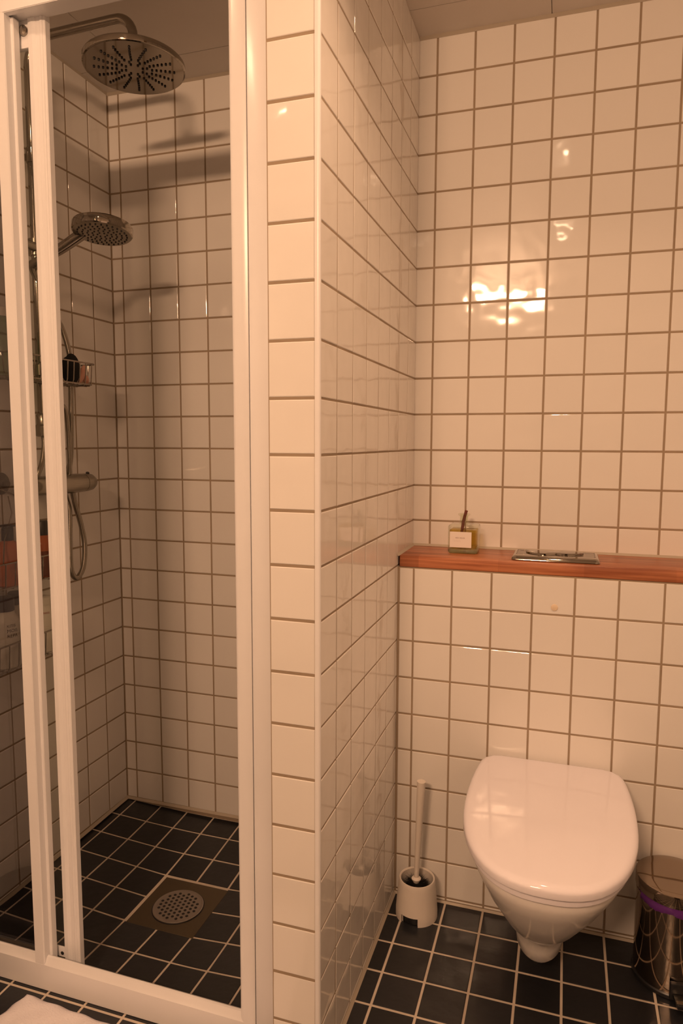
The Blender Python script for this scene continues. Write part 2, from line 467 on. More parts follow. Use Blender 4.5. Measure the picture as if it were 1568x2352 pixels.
box(bm, (-1.1365, YF+.0207, .0205), (-1.1050, YF+.0362, .0645))
obj('stile', bm, FRAME, fr, ang=25)
bm = bx((XL+.002, YF+.0205, .024), (-1.135, YF+.0245, 2.136))
obj('glass_pane', bm, GLASS, fr)
bm = bx((XL+.0005, YF+.002, .079), (XL+.028, YF+.037, 2.134), .002)
obj('wall_profile', bm, FRAME, fr)

dr = thing('sliding_shower_door', 'white framed sliding glass shower door pushed open behind the fixed panel', 'shower door', (-1.25, YF+.045, 0.07))
y0 = YF + .0395
bm = B()
ps = [(-1.0860, 0), (-1.0745, -.002), (-1.0680, 0), (-1.0665, .0012), (-1.0580, .0012), (-1.0555, 0), (-1.0510, .0004), (-1.0497, .002),
      (-1.0475, .0022), (-1.0452, .004), (-1.0447, .0165), (-1.0860, .0165)]
loft(bm, [[(x, y0 + y, z) for x, y in ps] for z in (.0245, 2.16)])
obj('stile', bm, FRAME, dr, ang=20)
bm = bx((XL+.05, y0+.010, .050), (-1.084, y0+.014, 2.10)); obj('glass_pane', bm, CLEAR, dr)
bm = bx((XL+.05, y0+.004, .0300), (-1.084, y0+.016, .052), .002); obj('bottom_bar', bm, SATIN, dr)
bm = bx((XL+.05, y0+.004, 2.085), (-1.084, y0+.016, 2.16), .002); br = obj('top_bar', bm, FRAME, dr)
bm = B(); lathe(bm, [(.010, 0), (.010, .006), (.004, .008)], (-1.098, y0+.004, 2.118), -Y, 20)
obj('roller', bm, CHROME, dr)
bm = bx((-1.125, y0+.004, .054), (-1.084, y0+.009, .0790), .0015); obj('corner_bracket', bm, FRAME, dr)
bm = B(); lathe(bm, [(.0045, 0), (.0045, .0006)], (-1.097, y0+.0042, .0640), -Y, 16)
obj('screw_hole', bm, DARK, dr)

# ------------------------------------------------------------------ shower fittings on the left wall
RX, RY = -1.395, 1.5955
ss = thing('rain_shower_column', 'chrome riser pipe with overhead arm and large round rain head on the left wall', 'shower', (XL, RY, 1.18))
bm = B()
P = [(RX, RY, 1.30), (RX, RY, 2.26)]
for k in range(1, 9):
    a = PI - PI/2 * k / 8; P.append((RX + .07 + .07*math.cos(a), RY, 2.26 + .07*math.sin(a)))
P.append((-1.130, RY, 2.333))
for k in range(1, 9):
    a = PI/2 - PI/2 * k / 8; P.append((-1.118 + .048*math.cos(a), RY, 2.285 + .048*math.sin(a)))
P.append((-1.070, RY, 2.232))
tube(bm, P, .0118, 20); obj('riser_pipe', bm, CHROME, ss)
for z in (2.035,):
    bm = B(); tube(bm, [(XL, RY, z), (RX+.014, RY, z)], .009, 16); lathe(bm, [(.022, 0), (.022, .006), (.018, .009)], (XL, RY, z), X, 24)
    tube(bm, [(RX, RY, z-.018), (RX, RY, z+.018)], .0155, 20)
    obj('wall_bracket', bm, CHROME, ss)
HN = Vector((-.02, .02, 1)).normalized(); HC = Vector((-1.0685, RY, 2.209))
bm = B()
lathe(bm, [(.1215, -.0035), (.1248, -.002), (.1255, .001), (.1255, .0105), (.1235, .0130), (.05, .016), (.022, .016), (.019, .030), (.014, .034)], HC, HN, 64, capb=False)
hd = obj('rain_head', bm, CHROME, ss)
bm = B(); lathe(bm, [(.1212, -.0036), (.0001, -.0040)], HC, HN, 64, capb=False, capt=False)
n0 = len(bm.faces); u, v = frame_of(HN)
for i in range(8):
    rr = .022 + .0108 * i; cnt = 8 if i < 2 else 16
    for k in range(cnt):
        a = 2*PI*k/cnt + .012*i + (.2 if i < 2 else 0)
        lathe(bm, [(.0030, -.0038), (.0028, -.0062), (.0012, -.0068)], HC + (u*math.cos(a) + v*math.sin(a)) * rr, HN, 8)
bm.faces.ensure_lookup_table()
for f in bm.faces[n0:]: f.material_index = 1
obj('spray_face', bm, [CHROME, DARK], hd)
bm = B()   # diverter body at the foot of the riser
lathe(bm, [(.014, 0), (.020, .003), (.020, .030), (.0165, .034), (.0165, .060), (.014, .064)], (RX, RY, 1.285), Z, 24)
lathe(bm, [(.013, 0), (.013, .03), (.010, .034)], (RX, RY, 1.30), X, 20)
obj('diverter', bm, SATIN, ss)

# thermostat mixer bar
mx = thing('thermostat_mixer', 'satin steel thermostatic shower mixer bar on the left shower wall', 'mixer tap', (XL, 1.66, 1.148))
MXX, MZ = -1.385, 1.1485
bm = B()
lathe(bm, [(.021, 0), (.0265, .004), (.0285, .03), (.0285, .145), (.0275, .17)], (MXX, 1.570, MZ), Y, 32)
obj('mixer_body', bm, SATIN, mx)
bm = B(); lathe(bm, [(.0275, 0), (.0270, .018), (.0250, .034), (.019, .046), (.008, .052)], (MXX, 1.7415, MZ), Y, 32)
kn = obj('temperature_knob', bm, SATIN, mx)
bm = B(); lathe(bm, [(.0055, 0), (.0055, .004), (.003, .006)], (MXX, 1.766, MZ+.0255), Z + Y*.3, 16); obj('stop_button', bm, BLACKP, kn)
bm = B(); lathe(bm, [(.0275, 0), (.0270, .018), (.0250, .034), (.019, .046), (.008, .052)], (MXX, 1.569, MZ), -Y, 32)
obj('flow_knob', bm, SATIN, mx)
for y in (1.60, 1.72):
    bm = B(); lathe(bm, [(.030, 0), (.030, .010), (.018, .014), (.018, .045)], (XL, y, MZ), X, 24)
    obj('wall_union', bm, CHROME, mx)

# hand shower in its slider
hs = thing('hand_shower', 'round chrome hand shower tilted in its slider on the riser', 'hand shower', (-1.30, RY, 1.78))
A = Vector((-1.385, RY-.028, 1.745)); hc = Vector((-1.178, RY, 1.829)); nrm = Vector((.03, -.13, -1)).normalized()
bm = B()
P = [A, A.lerp(hc, .2), Vector((-1.30, RY-.012, 1.785)), Vector((-1.255, RY-.003, 1.812)), Vector((-1.225, RY, 1.828))]
P = smoothpath(P, 5); tube(bm, P, .013, 18, rfun=lambda i: .0115 + .0035 * min(i / 14, 1))
obj('handle', bm, CHROME, hs)
bm = B(); lathe(bm, [(.073, -.006), (.0765, -.003), (.0770, 0), (.0770, .014), (.0745, .0185), (.062, .021), (.02, .024)], hc + nrm*.010, -nrm, 56, capb=False)
hd2 = obj('spray_head', bm, CHROME, hs)
bm = B(); lathe(bm, [(.0735, -.0060), (.058, -.0075), (.0001, -.0078)], hc + nrm*.010, -nrm, 56, capb=False, capt=False)
n0 = len(bm.faces); u, v = frame_of(nrm)
for i, cnt in enumerate((6, 12, 18, 24, 28)):
    rr = .012 + .0125 * i
    for k in range(cnt):
        a = 2*PI*k/cnt + .3*i
        lathe(bm, [(.0024, .0166), (.0022, .0190), (.0008, .0194)], hc + (u*math.cos(a) + v*math.sin(a)) * rr, nrm, 6)
bm.faces.ensure_lookup_table()
for f in bm.faces[n0:]: f.material_index = 1
obj('spray_face', bm, [SATIN, DARK], hd2)
bm = B(); tube(bm, [(RX, RY, 1.775), (RX, RY, 1.818)], .019, 20)
tube(bm, [(RX+.008, RY-.004, 1.795), (RX+.010, RY-.052, 1.795)], .012, 16)
obj('slider', bm, SATIN, hs)

def ribbed(P, r, name, label):
    P = resample(smoothpath(P, 14), .0009)
    bm = B(); tube(bm, P, r, 12, rfun=lambda i: r * (1.0 + (.06 if (i % 3) == 0 else -.03)))
    o = obj(name, bm, SATIN, ang=80); return tag(o, label, 'hose')
ribbed([A + Vector((-.003, 0, -.002)), (-1.392, 1.585, 1.72), (-1.385, 1.625, 1.655), (-1.378, 1.672, 1.585), (-1.375, 1.696, 1.50), (-1.385, 1.705, 1.42), (-1.390, 1.706, 1.30),
        (-1.398, 1.706, 1.21), (-1.425, 1.706, 1.145), (-1.400, 1.697, 1.07), (-1.385, 1.676, .97), (-1.380, 1.672, .893), (-1.380, 1.695, .866), (-1.382, 1.728, .893),
        (-1.385, 1.742, .955), (-1.387, 1.731, 1.02), (-1.387, 1.712, 1.075), (-1.386, 1.700, 1.115), (-1.385, 1.697, 1.135)], .0075,
       'shower_hose', 'ribbed chrome hose looping from hand shower down below the mixer')
ribbed([(RX, RY, 1.290), (-1.390, 1.592, 1.26), (-1.382, 1.572, 1.215), (-1.378, 1.552, 1.185), (-1.390, 1.552, 1.160)], .0065,
       'connecting_hose', 'short ribbed hose curving from riser foot to the mixer')
ribbed([(RX+.030, RY+.006, 1.315), (-1.36, 1.615, 1.365), (-1.362, 1.648, 1.365), (-1.370, 1.668, 1.30), (-1.378, 1.680, 1.22), (-1.385, 1.687, 1.172)], .0065,
       'connecting_hose', 'second ribbed hose arching from riser diverter down beside the long hose')

# ------------------------------------------------------------------ wire baskets
def basket(parent, x0, x1, y0, y1, zr, zb, nw, r=.0024, r2=.0016, rc=.025):
    bm = B(); L = [Vector((a, b, zr)) for a, b in rrect(x0, x1, y0, y1, rc)]; tube(bm, L, r, 8, closed=True)
    obj('rim', bm, WIRE, parent)
    bm = B(); L = [Vector((a, b, zb + .004)) for a, b in rrect(x0+.008, x1-.008, y0+.008, y1-.008, rc*.7)]; tube(bm, L, r, 8, closed=True)
    obj('base_ring', bm, WIRE, parent)
    bm = B()
    for k in range(nw):
        y = y0 + rc + (y1 - y0 - 2*rc) * k / (nw - 1)
        tube(bm, [(x0, y, zr), (x0+.004, y, zb+.012), (x0+.010, y, zb), (x1-.010, y, zb), (x1-.004, y, zb+.012), (x1, y, zr)], r2, 6)
    for x in (x0 + (x1-x0)*.35, x0 + (x1-x0)*.68):
        tube(bm, [(x, y0, zr), (x, y0+.004, zb+.012), (x, y0+.010, zb), (x, y1-.010, zb), (x, y1-.004, zb+.012), (x, y1, zr)], r2, 6)
    obj('basket_wires', bm, WIRE, parent)
ub = thing('riser_basket', 'wire basket clamped around the chrome riser pipe above the mixer', 'shower caddy', (XL+.06, RY, 1.43))
basket(ub, XL+.025, XL+.125, 1.415, 1.744, 1.4960, 1.4330, 12)
bm = B(); lathe(bm, [(.0135, 0), (.020, .002), (.020, .030), (.0135, .032)], (RX, RY, 1.452), Z, 20, capb=False, capt=False); obj('pipe_clamp', bm, WIRE, ub)

# things in the riser basket
def ellipsoid(bm, c, rx, ry, rz, rot=None, n=24, sup=1.0):
    Mx = Matrix.Translation(c) @ (rot or Matrix.Identity(4)) @ Matrix.Diagonal((rx, ry, rz, 1))
    bmesh.ops.create_uvsphere(bm, u_segments=n, v_segments=n//2, radius=1, matrix=Mx); return bm
sc = thing('scrub_brush', 'black oval bath brush standing in the riser basket', 'brush', (-1.355, 1.675, 1.437))
bm = B(); ellipsoid(bm, (-1.352, 1.672, 1.4785), .014, .031, .043); obj('brush_back', bm, BRIST, sc)
bm = B(); ellipsoid(bm, (-1.366, 1.672, 1.4765), .012, .026, .037); obj('bristle_pad', bm, BRIST, sc)
pk = thing('pink_razor', 'translucent pink plastic holder leaning beside the black bath brush', 'razor', (-1.350, 1.715, 1.437))
bm = B(); ellipsoid(bm, (-1.350, 1.712, 1.467), .007, .011, .030, Matrix.Rotation(math.radians(-26), 4, 'X')); obj('handle', bm, PINK, pk)
bm = B(); ellipsoid(bm, (-1.352, 1.730, 1.454), .010, .009, .014, Matrix.Rotation(math.radians(20), 4, 'X')); obj('head', bm, PINK, pk)

def bottle(name, label, x, y, z, r, h, mbody, mcap, caph, capr, neck=.008, capname='cap', sq=False, group=None):
    t = thing(name, label, 'bottle', (x, y, z), group)
    bm = B()
    lathe(bm, [(r*.88, 0), (r, .004), (r, h*.78), (r*.93, h*.86), (r*.70, h*.94), (capr*.95, h)], (x, y, z), Z, 32); obj('body', bm, mbody, t)
    bm = B(); lathe(bm, [(capr, 0), (capr, caph*.9), (capr*.85, caph)], (x, y, z+h+.0005), Z, 24); obj(capname, bm, mcap, t)
    return t
g = thing('soap_bottle', 'pale green see-through bottle in the riser basket behind the glass', 'bottle', (-1.372, 1.440, 1.437))
bm = B(); lathe(bm, [(.026, 0), (.030, .004), (.030, .115), (.024, .13), (.012, .138), (.012, .15)], (-1.372, 1.440, 1.437), Z, 32); obj('body', bm, GREENG, g)
bm = B(); lathe(bm, [(.014, 0), (.014, .02), (.012, .022)], (-1.372, 1.440, 1.5875), Z, 24); obj('cap', bm, WHITEP, g)
bm = B(); tube(bm, [(-1.372, 1.440, 1.445), (-1.372, 1.440, 1.585)], .0022, 8); obj('dip_tube', bm, WHITEP, g)

# two-tier caddy by the mixer
cd = thing('suction_caddy', 'two-tier wire caddy with suction cups on the left shower wall', 'shower caddy', (XL, 1.42, .67))
basket(cd, XL+.006, XL+.108, 1.290, 1.600, .9630, .8940, 9)
basket(cd, XL+.006, XL+.108, 1.290, 1.600, .7530, .6800, 9)
bm = B()
tube(bm, [(XL+.006, 1.315, .68), (XL+.006, 1.315, 1.08), (XL+.006, 1.335, 1.115), (XL+.006, 1.445, 1.158), (XL+.006, 1.550, 1.115), (XL+.006, 1.575, 1.08), (XL+.006, 1.575, .68)], .0024, 8)
obj('back_frame', bm, WIRE, cd)
bm = B(); tube(bm, [(XL+.022, 1.487, 1.125), (XL+.055, 1.463, 1.083), (XL+.085, 1.402, 1.018), (XL+.108, 1.372, .963)], .0018, 8); obj('side_brace', bm, CHROME, cd)
for y, z in ((1.487, 1.1585),):
    bm = B(); lathe(bm, [(.030, 0.0008), (.027, .004), (.013, .009), (.010, .016), (.012, .020), (.008, .024)], (XL, y, z), X, 28); obj('suction_cup', bm, mat('cup_rubber', (.10, .085, .08), .15), cd)

cz, cz2 = .8965, .6825
b1 = bottle('pump_bottle', 'orange bottle with black pump in the upper caddy tier behind glass', XL+.070, 1.4290, cz, .0335, .119, ORANGE, NAVY, .034, .0145, capname='pump_head')
bm = B(); lathe(bm, [(.013, 0), (.020, .002), (.020, .005), (.012, .007)], (XL+.070, 1.4290, cz+.119+.0345), Z, 20); tube(bm, [(XL+.070, 1.429, cz+.158), (XL+.085, 1.400, cz+.158), (XL+.090, 1.393, cz+.152)], .0035, 8)
obj('spout', bm, NAVY, b1)
b2 = bottle('shower_bottle', 'amber orange bottle with black cap in the upper caddy tier, seen in the gap', XL+.062, 1.562, cz, .0300, .116, AMBER, BLACKP, .040, .0165)
bm = B(); lathe(bm, [(.0303, .0), (.0303, .070)], (XL+.062, 1.562, cz+.004), Z, 32, capb=False, capt=False); lb = obj('label', bm, DAMB, b2)
for k, zz in enumerate((.058, .050, .042, .034)):
    text_mesh('|||||', .0075, INKL, b2, 'lettering', (0, 0, cz+zz), X, Z, bend=((XL+.062, 1.562), .0308, -1.10, 1))
w1 = bottle('shampoo_bottle', 'white bottle with navy cap and block lettering in the lower caddy tier', XL+.066, 1.4120, cz2, .0345, .150, WHITEP, NAVY, .036, .0235)
for k, (tx, sz) in enumerate((('KITIS', .0105), ('MOIS', .0125), ('REPA', .0125))):
    text_mesh(tx, sz, NAVYINK, w1, 'lettering', (0, 0, cz2+.112 - .0135*k), X, Z, bend=((XL+.066, 1.412), .0349, -.72, 1))
w2 = bottle('lotion_bottle', 'cream bottle with small red lettering in the lower caddy tier', XL+.060, 1.5560, cz2, .0300, .135, WHITEP, WHITEP, .022, .0220)
for tx, sz, dz in (('ENOS', .0085, .112), ('________', .0045, .077), ('______', .0045, .070), ('F', .008, .050)):
    text_mesh(tx, sz, REDINK, w2, 'lettering', (0, 0, cz2+dz), X, Z, bend=((XL+.060, 1.556), .0304, -.98, 1))
w3 = bottle('conditioner_bottle', 'pale bottle with navy cap behind the block-lettered white bottle', XL+.036, 1.4800, cz2, .0230, .150, WHITEP, NAVY, .034, .0185)
w4 = bottle('cream_tube', 'white bottle beside the amber bottle in the upper caddy tier', XL+.050, 1.5020, cz, .0180, .125, WHITEP, WHITEP, .018, .012)

# ------------------------------------------------------------------ floor drain
dn = thing('floor_drain', 'round perforated steel drain in a square plate on the shower floor', 'drain', (-.9925, 1.592, ZS0))
bm = B(); zt = ZS0 + .0006
box(bm, (-1.0945, 1.4905, ZS0-.002), (-.8905, 1.6945, zt), .0004, 1); obj('drain_plate', bm, STEELF, dn, smooth=False)
dc = (-.9915, 1.5880, zt)
bm = B(); lathe(bm, [(.0725, .0001), (.0725, .0003)], dc, Z, 56); obj('drain_seat', bm, DARK, dn)
bm = B(); lathe(bm, [(.0695, 0), (.0700, .0025), (.0680, .0035), (.0640, .0028), (.0600, .0026), (.0001, .0030)], dc, Z, 56, capt=False)
n0 = len(bm.faces)
for i in range(-6, 7):
    for j in range(-6, 7):
        a = i*.0148 + (.0074 if j % 2 else 0); b = j*.0126
        if math.hypot(a, b) < .058: lathe(bm, [(.0041, .0024), (.0041, .0033)], (dc[0] + a*.94+b*.34, dc[1] - a*.34+b*.94, zt), Z, 10)
bm.faces.ensure_lookup_table()
for f in bm.faces[n0:]: f.material_index = 1
obj('drain_grate', bm, [STEELG, DARK], dn, ang=25)

# ------------------------------------------------------------------ toilet
TX = -.0105
def dshape(hw, yf, yb, ym, hwb, rc, n=72, cx=TX, e=2.45):
    """closed contour: super-elliptic front, slightly tapering sides, rounded back corners; n points by arc length"""
    P = []
    L = ym - yf
    for k in range(33):
        t = PI/2 * k / 32
        P.append((hw * math.sin(t)**(2/e), ym - L * math.cos(t)**(2/e)))
    for k in range(1, 9):
        t = k / 8; s = t*t
        P.append((hw + (hwb-hw)*s, ym + (yb - rc - ym)*t))
    for k in range(1, 9):
        a = PI/2 * k / 8; P.append((hwb - rc + rc*math.cos(a), yb - rc + rc*math.sin(a)))
    P.append((0, yb))
    full = [Vector((x, y)) for x, y in P] + [Vector((-x, y)) for x, y in P[::-1][1:-1]]
    full.append(full[0].copy())
    tot = sum((b-a).length for a, b in zip(full, full[1:])); out = []; acc = 0; i = 0
    for k in range(n):
        s = tot * k / n
        while acc + (full[i+1]-full[i]).length < s: acc += (full[i+1]-full[i]).length; i += 1
        l = (full[i+1]-full[i]).length; p = full[i].lerp(full[i+1], (s-acc)/l if l > 0 else 0)
        out.append((cx + p.x, p.y))
    return out
tl = thing('toilet', 'white wall-hung toilet with closed lid under the wooden shelf', 'toilet', (TX, YL, .05))
rings = []
# z, hw, yf, yb, ym, hwb, rc
secs = [(.4075, .168, 1.292, YL-.001, 1.60, .150, .03), (.4000, .172, 1.288, YL-.001, 1.60, .152, .03), (.380, .168, 1.293, YL-.001, 1.60, .150, .03), (.345, .157, 1.318, YL-.001, 1.61, .145, .03),
        (.300, .141, 1.352, YL-.001, 1.62, .135, .03), (.250, .121, 1.398, YL-.001, 1.64, .118, .03), (.215, .106, 1.434, YL-.001, 1.65, .100, .03),
        (.190, .090, 1.462, YL-.001, 1.66, .090, .03), (.168, .073, 1.496, YL-.001, 1.67, .072, .03), (.160, .0655, 1.512, YL-.001, 1.67, .064, .03),
        (.154, .0625, 1.522, YL-.001, 1.67, .062, .03), (.115, .0605, 1.533, YL-.001, 1.67, .060, .03), (.082, .0560, 1.550, YL-.001, 1.67, .056, .03), (.066, .047, 1.568, YL-.001, 1.67, .048, .03), (.058, .032, 1.592, YL-.001, 1.68, .036, .02)]
SK = .0
for s in secs:
    z = s[0]; sh = -.012 * max(0, min(1, (.40 - z) / .3))
    rings.append([(x + sh, y, z) for x, y in dshape(*s[1:], e=2.15 + .25 * max(0, min(1, (z - .25) / .15)))])
bm = B(); loft(bm, rings[::-1]); obj('bowl', bm, PORC, tl, ang=60)
def slab(name, hw, yf, yb, hwb, z0, z1, r0, r1, dome, m, par):
    rings = []
    for k in range(5):
        a = PI/2 * k/4; ins = r0*(1-math.sin(a)); rings.append((ins, z0 + r0*.6*(1-math.cos(a))))
    for k in range(9):
        a = PI/2 * k/8; rings.append((r1*(1-math.cos(a)), z1 - r1*.75*(1-math.sin(a))))
    for f, dz in ((.03, .3), (.07, .65), (.12, 1.0)): rings.append((r1 + f, z1 + dome*dz))
    R = []
    for ins, z in rings:
        c = dshape(hw-ins, yf+ins, yb-ins*.6, 1.60, hwb-ins, max(.045-ins*.5, .008))
        R.append([(x, y, z) for x, y in c])
    bm = B(); loft(bm, R); return obj(name, bm, m, par, ang=60)
slab('seat', .1795, 1.277, 1.785, .166, .4085, .4260, .006, .003, 0, LIDM, tl)
ld = slab('lid', .1870, 1.2640, 1.797, .176, .4285, .4540, .006, .016, .0035, LIDM, tl)
for x in (TX-.075, TX+.075):
    bm = B(); lathe(bm, [(.012, -.02), (.012, .02)], (x, YL-.02, .425), X, 20); obj('hinge', bm, LIDM, tl)
bm = B(); lathe(bm, [(.009, 0), (.009, .003), (.006, .004)], (TX-.1665, 1.56, .372), -X - Y*.3 - Z*.3, 20); obj('bolt_cap', bm, BLACKP, tl)

# ------------------------------------------------------------------ shelf and what stands on it
bm = bx((XP+.0045, YL+.004, .9385), (XR, YU, .9695), .0018)
sh = obj('wooden_shelf', bm, WOOD); tag(sh, 'reddish brown solid wood shelf along the top of the cistern wall', 'shelf')
SZ = .9697
bt = thing('reed_diffuser', 'small square glass diffuser bottle with white label on the wooden shelf', 'diffuser bottle', (-.2615, 1.915, SZ))
bx0, bx1, by0, by1 = -.3020, -.2215, 1.880, 1.950
bm = bx((bx0, by0, SZ), (bx1, by1, SZ+.0795), .0075, 4); obj('glass_body', bm, BOTG, bt)
bm = bx((bx0+.0035, by0+.0035, SZ+.0155), (bx1-.0035, by1-.0035, SZ+.066), .004, 3); obj('oil', bm, OIL, bt)
bm = bx((bx0+.001, by0+.001, SZ+.0005), (bx1-.001, by1-.001, SZ+.0130), .005, 3); obj('glass_base', bm, glass('thick_base_glass', (.80, .84, .62), .02, .12), bt)
bm = B(); lathe(bm, [(.0135, 0), (.0115, .004), (.0110, .020), (.0160, .0245), (.0165, .0275), (.0135, .0285), (.0100, .0275), (.0095, .002)], (-.2630, 1.915, SZ+.0795), Z, 28, capb=False, capt=False); obj('bottle_neck', bm, BOTG, bt)
bm = bx((-.2965, by0-.0006, SZ+.0175), (-.2375, by0+.0006, SZ+.0605), .0002, 1); obj('label', bm, LABEL, bt)
text_mesh('BOIS  ROUGE', .0042, INK, bt, 'lettering', (-.2805, by0-.0008, SZ+.0425), X, Z)
for k in range(3): text_mesh('-------------------------', .0026, INKL, bt, 'lettering', (-.2875 + .001*k, by0-.0008, SZ+.0370 - .0019*k), X, Z, font_sx=.95)
tr = thing('diffuser_stick', 'short dark brown stick leaning in the neck of the glass diffuser bottle', 'reed stick', (-.268, 1.915, SZ+.02))
bm = B(); tube(bm, [(-.2725, 1.912, SZ+.018), (-.2655, 1.916, SZ+.085), (-.2575, 1.917, SZ+.1165)], .0042, 12); obj('stick', bm, STICK, tr)
# flush plate
fp = thing('flush_plate', 'rectangular chrome dual flush plate set into the wooden shelf', 'flush plate', (-.018, 1.885, SZ))
def rr3(x0, x1, y0, y1, r, z): return [(a, b, z) for a, b in rrect(x0, x1, y0, y1, r, 6)]
fx0, fx1, fy0, fy1 = -.1275, .0900, 1.822, 1.952
bm = B()
loft(bm, [rr3(fx0+.003, fx1-.003, fy0+.003, fy1-.003, .010, SZ), rr3(fx0, fx1, fy0, fy1, .012, SZ+.002), rr3(fx0+.001, fx1-.001, fy0+.001, fy1-.001, .012, SZ+.0065),
          rr3(fx0+.006, fx1-.006, fy0+.006, fy1-.006, .010, SZ+.0115), rr3(fx0+.014, fx1-.014, fy0+.014, fy1-.014, .006, SZ+.0125)])
for yy in (1.862, 1.884, 1.906, 1.928):
    for a, b in ((fx0+.010, -.082), (.045, fx1-.010)): box(bm, (a, yy-.0012, SZ+.0118), (b, yy+.0012, SZ+.0129), .0004, 1)
obj('plate', bm, CHROME, fp, ang=40)
def lens(cx, cy, L, W, skew, z0, z1):
    n = 40; R = []
    for s, z in ((1, z0), (.99, z1-.001), (.95, z1), (.5, z1+.0007)):
        ring = []
        for k in range(n):
            a = 2*PI*k/n; x = L*s*math.cos(a); y = W*s*(abs(math.sin(a))**1.3)*(1 if math.sin(a) > 0 else -1)
            ring.append((cx + x, cy + y + skew*x, z))
        R.append(ring)
    return R
bm = B(); loft(bm, lens(-.052, 1.886, .042, .030, -.10, SZ+.012, SZ+.0165)); obj('flush_button', bm, CHROME, fp)
bm = B(); loft(bm, lens(.012, 1.890, .040, .026, .12, SZ+.012, SZ+.0175)); obj('flush_button', bm, CHROME, fp)
bm = B(); lathe(bm, [(.0085, 0), (.0085, .0016), (.006, .0026)], (-.0155, YL, .8575), -Y, 28)
tag(obj('screw_cap', bm, BEIGE), 'small round beige plug on the cistern wall below the flush plate', 'cover cap')

# ------------------------------------------------------------------ toilet brush
BX, BY = -.3440, 1.7350
hb = thing('brush_holder', 'cream plastic toilet brush holder on the floor in the corner', 'toilet brush holder', (BX, BY, 0))
n = 96; Rr = []
prof = [(.0560, 0.0), (.0560, .010), (.0558, .0215), (.0556, .0230), (.0530, .055), (.0492, .095), (.0484, .1025), (.0470, .1060), (.0445, .1060), (.0428, .1035), (.0433, .095), (.0475, .055), (.0498, .0235), (.0500, .0225)]
bm = B(); rings = [[bm.verts.new((BX + r*math.cos(2*PI*k/n), BY + r*math.sin(2*PI*k/n), z)) for k in range(n)] for r, z in prof]
A0 = math.radians(-99)
def innotch(k):
    a = 2*PI*(k+.5)/n; d = (a - A0 + PI) % (2*PI) - PI; return abs(d) < math.radians(24)
for i, (a, b) in enumerate(zip(rings, rings[1:])):
    for k in range(n):
        if i < 3 and innotch(k): continue
        bm.faces.new((a[k], a[(k+1) % n], b[(k+1) % n], b[k]))
lo = [bm.verts.new((BX + .0500*math.cos(2*PI*k/n), BY + .0500*math.sin(2*PI*k/n), 0)) for k in range(n)]
for k in range(n):
    if innotch(k): continue
    bm.faces.new((rings[-1][k], rings[-1][(k+1) % n], lo[(k+1) % n], lo[k])); bm.faces.new((lo[k], lo[(k+1) % n], rings[0][(k+1) % n], rings[0][k]))
obj('cup', bm, CREAM, hb)
bm = B(); lathe(bm, [(.0480, -.0225), (.0490, 0), (.0480, .003)], (BX, BY, .0245), Z, 48); obj('base_notch_shade', bm, BLACKP, hb)  # cup bottom, made black to stand in for the shade inside the notch
tb = thing('toilet_brush', 'cream toilet brush with long handle standing in its holder', 'toilet brush', (BX, BY, .031))
bm = B()
top = Vector((BX+.0085, BY-.004, .3790)); low = Vector((BX-.002, BY, .105))
tube(bm, [low.lerp(top, t/8) for t in range(9)], .01, 24, rfun=lambda i: .0066 + .0048*(i/8)**1.1)
obj('handle', bm, CREAM, tb)
bm = B(); lathe(bm, [(.006, -.014), (.0085, -.006), (.0125, 0), (.0130, .003), (.010, .006), (.007, .0075)], low - Vector((0, 0, .006)), Z, 28)
obj('collar', bm, CREAM, tb)
bm = B(); rnd = random.Random(3)
lathe(bm, [(.006, .032), (.012, .034), (.012, .085), (.006, .094)], (BX-.002, BY, 0), Z, 12)
for k in range(1700):
    a = rnd.random()*2*PI; z = .034 + .055*rnd.random(); rr = .033 + .0085*rnd.random(); up = .012*rnd.random()
    p0 = Vector((BX-.002 + .008*math.cos(a), BY + .008*math.sin(a), z)); p1 = Vector((BX-.002 + rr*math.cos(a+.08), BY + rr*math.sin(a+.08), z+up))
    tdir = Vector((-math.sin(a), math.cos(a), 0)) * .0009
    v = [bm.verts.new(p0 - tdir), bm.verts.new(p0 + tdir), bm.verts.new(p1)]; bm.faces.new(v)
    q = [bm.verts.new(p0 - Z*.0009), bm.verts.new(p0 + Z*.0009), bm.verts.new(p1)]; bm.faces.new(q)
obj('bristles', bm, BRIST, tb, smooth=False)

